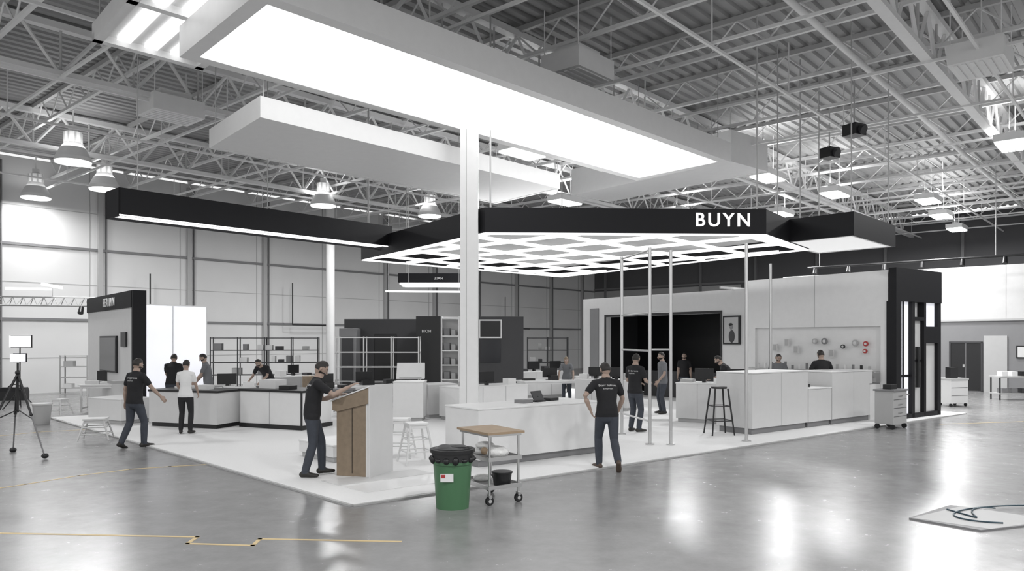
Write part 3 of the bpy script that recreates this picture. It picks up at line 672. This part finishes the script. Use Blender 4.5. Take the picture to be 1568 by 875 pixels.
def person(name,x,y,hd,h=1.78,z=Z0,lean=4,bend=0,tw=0,hip=(0,0,.96),lh=(-.24,.05,.80),rh=(.24,.05,.80),lp=(-.5,-1,0),rp=(.5,-1,0),lf=(-.11,.0,.09,0),rf=(.11,.0,.09,0),
           hyaw=0,hpitch=5,shirt=tee,pants=jean,sk=skin,hair=hairm,beard=True,long_=False,shoes=shoe,fem=False,text=None,vox=.014,curl=.35,longsleeve=False,htilt=0):
    e=bpy.data.objects.new(name,None); e.empty_display_size=.3; bpy.context.scene.collection.objects.link(e)
    e.location=(x,y,z); e.rotation_euler=(0,0,math.radians(hd-90)); k=h/1.79; wd=1.0 if fem else 1.07; e.scale=(k*wd,k*wd,k)
    P=V(hip)
    def ang(t): return math.radians(lean*.7+(lean*.6+bend)*max(0,t)/.55)
    ts=[-.10,-.03,.06,.16,.28,.40,.47,.53,.60]
    def spine(t):
        n=12; p=V(P); dt=t/n
        for i in range(n):
            a=ang(dt*(i+.5)) if t>0 else ang(0); p=p+V((0,math.sin(a),math.cos(a)))*dt
        return p
    pts=[spine(t) for t in ts]
    aU=ang(.5); up=V((0,math.sin(aU),math.cos(aU))); c_,s_=math.cos(math.radians(tw)),math.sin(math.radians(tw))
    fwd=V((0,math.cos(aU),-math.sin(aU))); sx=(V((1,0,0))*c_+fwd*s_)
    kk=.9 if fem else 1
    wa=[.14,.170,.166,.152,.165,.180,.150,.085,.058]; wb=[.105,.122,.122,.114,.122,.122,.094,.072,.055]
    if fem: wa=[.13,.165,.155,.125,.14,.152,.13,.07,.048]; wb=[.10,.115,.105,.095,.115,.105,.085,.062,.046]
    b=B('body'); M0=skin
    b.loft(pts,list(zip(wa,wb)),(1,0,0),M0,20)
    sh=spine(.47); hc=spine(.56); ha=ang(.5)*.6+math.radians(hpitch)
    nk=spine(.52); hcen=hc+V((0,math.sin(ang(.5)*.8),math.cos(ang(.5)*.8)))*.10+V((0,.018,.03))
    b.loft([nk-up*.04,hcen-V((0,0,.05))],[.060,.054],(1,0,0),M0,12)
    caps=[(nk,hcen,.058,.054,'skin')]; hands=[]
    for s,T_,pole in((-1,lh,lp),(1,rh,rp)):
        S=sh+sx*(.178*kk*s); el,wr=ik(S,T_,.285,.255,pole); fr=.62 if not longsleeve else 1
        mid=S.lerp(el,fr)
        b.loft([sh+sx*.08*s,S-up*.005,S.lerp(el,.3),mid],[.075*kk,.068*kk,.062*kk,.060*kk],up,M0,12)
        if longsleeve: b.loft([el,el.lerp(wr,.5),wr],[.050,.043,.034],up,M0,12); caps.append((el,wr,.05,.034,'shirt'))
        b.loft([mid,el,el.lerp(wr,.3),wr],[.043*kk,.039*kk,.041*kk,.026*kk],up,M0,12)
        caps+= [(S,mid,.066*kk,.058*kk,'shirt'),(mid+(el-mid)*.12,el,.042,.04,'skin' if not longsleeve else 'shirt'),(el,wr,.042,.027,'skin' if not longsleeve else 'shirt')]
        hands.append((wr,wr-el,s))
    for s,f in((-1,lf),(1,rf)):
        Hj=P+V((s*.088,0,-.04)); an=V(f[:3]); pitch=math.radians(f[3]); kn,an=ik(Hj,an,.425,.42,(0.08*s,1,0))
        b.loft([Hj,Hj.lerp(kn,.4),kn,kn.lerp(an,.35),an+ (kn-an).normalized()*.02],[.097,.086,.064,.065,.054],(1,0,0),M0,14)
        out=s*.25; d=V((math.sin(out)*math.cos(pitch),math.cos(out)*math.cos(pitch),-math.sin(pitch))); dn=V((0,-math.sin(pitch),-math.cos(pitch)))
        heel=an+dn*.042-d*.05; ball=an+dn*.050+d*.10; toe=an+dn*.055+d*.17
        b.loft([heel,an+dn*.035+d*.02,ball,toe],[(.036,.044),(.040,.05),(.047,.036),(.038,.028)],(1,0,0),M0,12)
        caps+=[(Hj,kn,.09,.062,'pants'),(kn,an,.062,.05,'pants'),(heel,toe,.046,.036,'shoes'),(an,an+dn*.03,.045,.04,'shoes')]
    o=b.obj(parent=e)
    md=o.modifiers.new('r','REMESH'); md.mode='VOXEL'; md.voxel_size=vox; md.use_smooth_shade=True
    ms=o.modifiers.new('s','SMOOTH'); ms.factor=.5; ms.iterations=3
    bpy.context.view_layer.update(); dg=bpy.context.evaluated_depsgraph_get(); me=bpy.data.meshes.new_from_object(o.evaluated_get(dg)); o.modifiers.clear(); o.data=me
    me.materials.clear(); order={'skin':0,'shirt':1,'pants':2,'shoes':3}
    for m in(sk,shirt,pants,shoes): me.materials.append(m)
    up0=V((0,math.sin(ang(0)),math.cos(ang(0))))
    tseg=[(pts[i],pts[i+1],(wa[i]+wb[i])/2,(wa[i+1]+wb[i+1])/2) for i in range(len(pts)-2)]
    hem=-.085
    for pl in me.polygons:
        c=pl.center; best=9;lab='skin'
        for a,bb_,ra,rb,l_ in caps:
            dd=segd(c,a,bb_,ra,rb)
            if dd<best: best=dd;lab=l_
        for a,bb_,ra,rb in tseg:
            dd=segd(c,a,bb_,ra,rb)-.01
            if dd<best:
                best=dd; lab='shirt' if (c-P).dot(up0)>hem else 'pants'
        if lab=='pants' and (c-P).dot(up0)>hem and c.z>P.z-.12: lab='shirt'
        if lab=='shirt' and (c-nk).dot(up)>.035: lab='skin'
        pl.material_index=order[lab]; pl.use_smooth=True
    bh=B('hands')
    for wr,d,s in hands:
        inner=V((-s,0,0)) if abs(d.normalized().z)>.6 else V((0,0,-1))
        th=V((0,1,0)) if abs(d.normalized().z)>.6 else V((-s,0,0)); hand(bh,wr,d,inner,th,curl,sk)
    bh.obj(parent=e)
    Rm=Matrix.Rotation(math.radians(-hyaw),4,'Z')@Matrix.Rotation(-ha,4,'X')@Matrix.Rotation(math.radians(htilt),4,'Y')
    head(e,hcen,Rm,sk,hair,beard,long_)
    if text:
        bvh=BVHTree.FromPolygons([v.co for v in me.vertices],[p.vertices for p in me.polygons])
        for row,(tx,sz) in enumerate(text):
            t=text_mesh(tx,sz,printm,'shirt_print',.0,1.0,0); w=max(v.co.x for v in t.data.vertices)
            base=spine(.40-.05*row)
            for v in t.data.vertices:
                lx=v.co.x-w/2; o_=base+V((1,0,0))*lx+up*v.co.y-fwd*.6; hit=bvh.ray_cast(o_,fwd)
                v.co=(hit[0]-fwd*.004) if hit[0] else base
            t.parent=e
    return e
TX=[('Starr bytrons',.052),('kithlpertom',.032)]
x,y=G(481,733); person('man_in_black_tshirt',x-.03,y,16,1.79,lean=3,bend=12,hpitch=26,rh=(.16,.50,1.36),lh=(-.05,.36,1.22),rp=(.5,-.6,-1),lp=(-.4,-.6,-1),lf=(-.12,.14,.09,0),rf=(.12,-.10,.09,0),text=TX,vox=.012,curl=.25)
x,y=G(930,720); person('man_in_black_tshirt',x,y,97,1.78,z=0,lean=5,bend=6,hip=(0,.02,.95),rh=(.22,.22,.92),lh=(-.26,.02,.98),lp=(-1,-.5,.1),rp=(1,-.4,0),lf=(-.10,.12,.09,0),rf=(.09,-.30,.17,48),hyaw=-15,hpitch=15,text=TX,vox=.012,shoes=shoeb)
x,y=G(972,664); person('man_in_black_tshirt',x,y,40,1.79,lean=2,lh=(-.12,.25,1.1),rh=(.14,.3,1.12),hyaw=-10,hpitch=12,text=TX)
x,y=G(1015,636); person('man_in_grey_tshirt',x,y,190,1.76,lean=2,lh=(-.2,.2,.95),rh=(.22,.05,.8),shirt=gtee,beard=True,vox=.018)
x,y=G(206,686); person('man_in_black_tshirt',x,y,62,1.78,z=0,lean=4,rh=(.32,.35,.95),lh=(-.25,-.02,.82),lf=(-.1,-.20,.11,20),rf=(.1,.12,.09,0),hip=(0,0,.955),hyaw=0,hpitch=12,text=TX)
x,y=G(284,667); person('woman_in_white_blouse',x,y,95,1.66,lean=3,lh=(-.2,.3,1.0),rh=(.2,.28,.95),shirt=wtee,pants=bpant,beard=False,fem=True,hair=hairm,hyaw=10,hpitch=15)
x,y=D(264,20.6),20.6; person('man_in_black_tshirt',x,y,100,1.74,lean=8,bend=8,lh=(-.15,.4,1.0),rh=(.15,.4,1.0),vox=.02)
x,y=D(319,20.6),20.6; person('man_in_grey_tshirt',x,y,200,1.74,lean=6,bend=6,lh=(-.1,.35,.95),rh=(.2,.3,.95),shirt=gtee,vox=.018,hpitch=20)
x,y=D(412,22.3),22.3; person('man_in_black_tshirt',x,y,250,1.74,lean=28,bend=28,lh=(-.2,.6,.92),rh=(.25,.55,.92),vox=.02,hpitch=0)
x,y=D(868,24.6),24.6; person('woman_in_grey_tshirt',x,y,262,1.66,lean=20,bend=20,lh=(-.25,.45,.92),rh=(.25,.45,.92),shirt=gtee,beard=False,fem=True,long_=True,hair=mat('hair_blond',(.20,.15,.1),.6),vox=.018,hpitch=-15)
x,y=D(1120,20.5),20.5; person('man_in_black_tshirt',x,y,165,1.76,lean=20,bend=15,lh=(-.2,.5,1.05),rh=(.2,.45,1.05),vox=.018,hpitch=10)
x,y=D(1191,21.2),21.2; person('man_in_grey_tshirt',x,y,260,1.72,lean=5,bend=5,lh=(-.15,.3,1.05),rh=(.18,.3,1.05),shirt=gtee,vox=.02,hpitch=20)
x,y=D(1259,20.0),20.0; person('man_in_black_tshirt',x,y,95,1.84,lean=5,lh=(-.28,.25,1.0),rh=(.22,.3,1.1),vox=.018,hpitch=15)
x,y=D(1048,26.3),26.3; person('man_in_black_tshirt',x,y,255,1.66,lean=5,vox=.022)

# ---------------- world, camera
w=bpy.data.worlds.new('world'); bpy.context.scene.world=w; w.use_nodes=True; w.node_tree.nodes['Background'].inputs[0].default_value=(1,1,1,1); w.node_tree.nodes['Background'].inputs[1].default_value=.95
cam=bpy.data.cameras.new('camera'); co=bpy.data.objects.new('camera',cam); bpy.context.scene.collection.objects.link(co)
co.location=(0,0,EYE); co.rotation_euler=(math.pi/2,0,0); cam.sensor_width=36; cam.lens=36*F/1568; cam.shift_y=(HZ-437.5)/1568; cam.clip_end=200
bpy.context.scene.camera=co
sc=bpy.context.scene; sc.view_settings.view_transform='Standard'; sc.view_settings.exposure=0
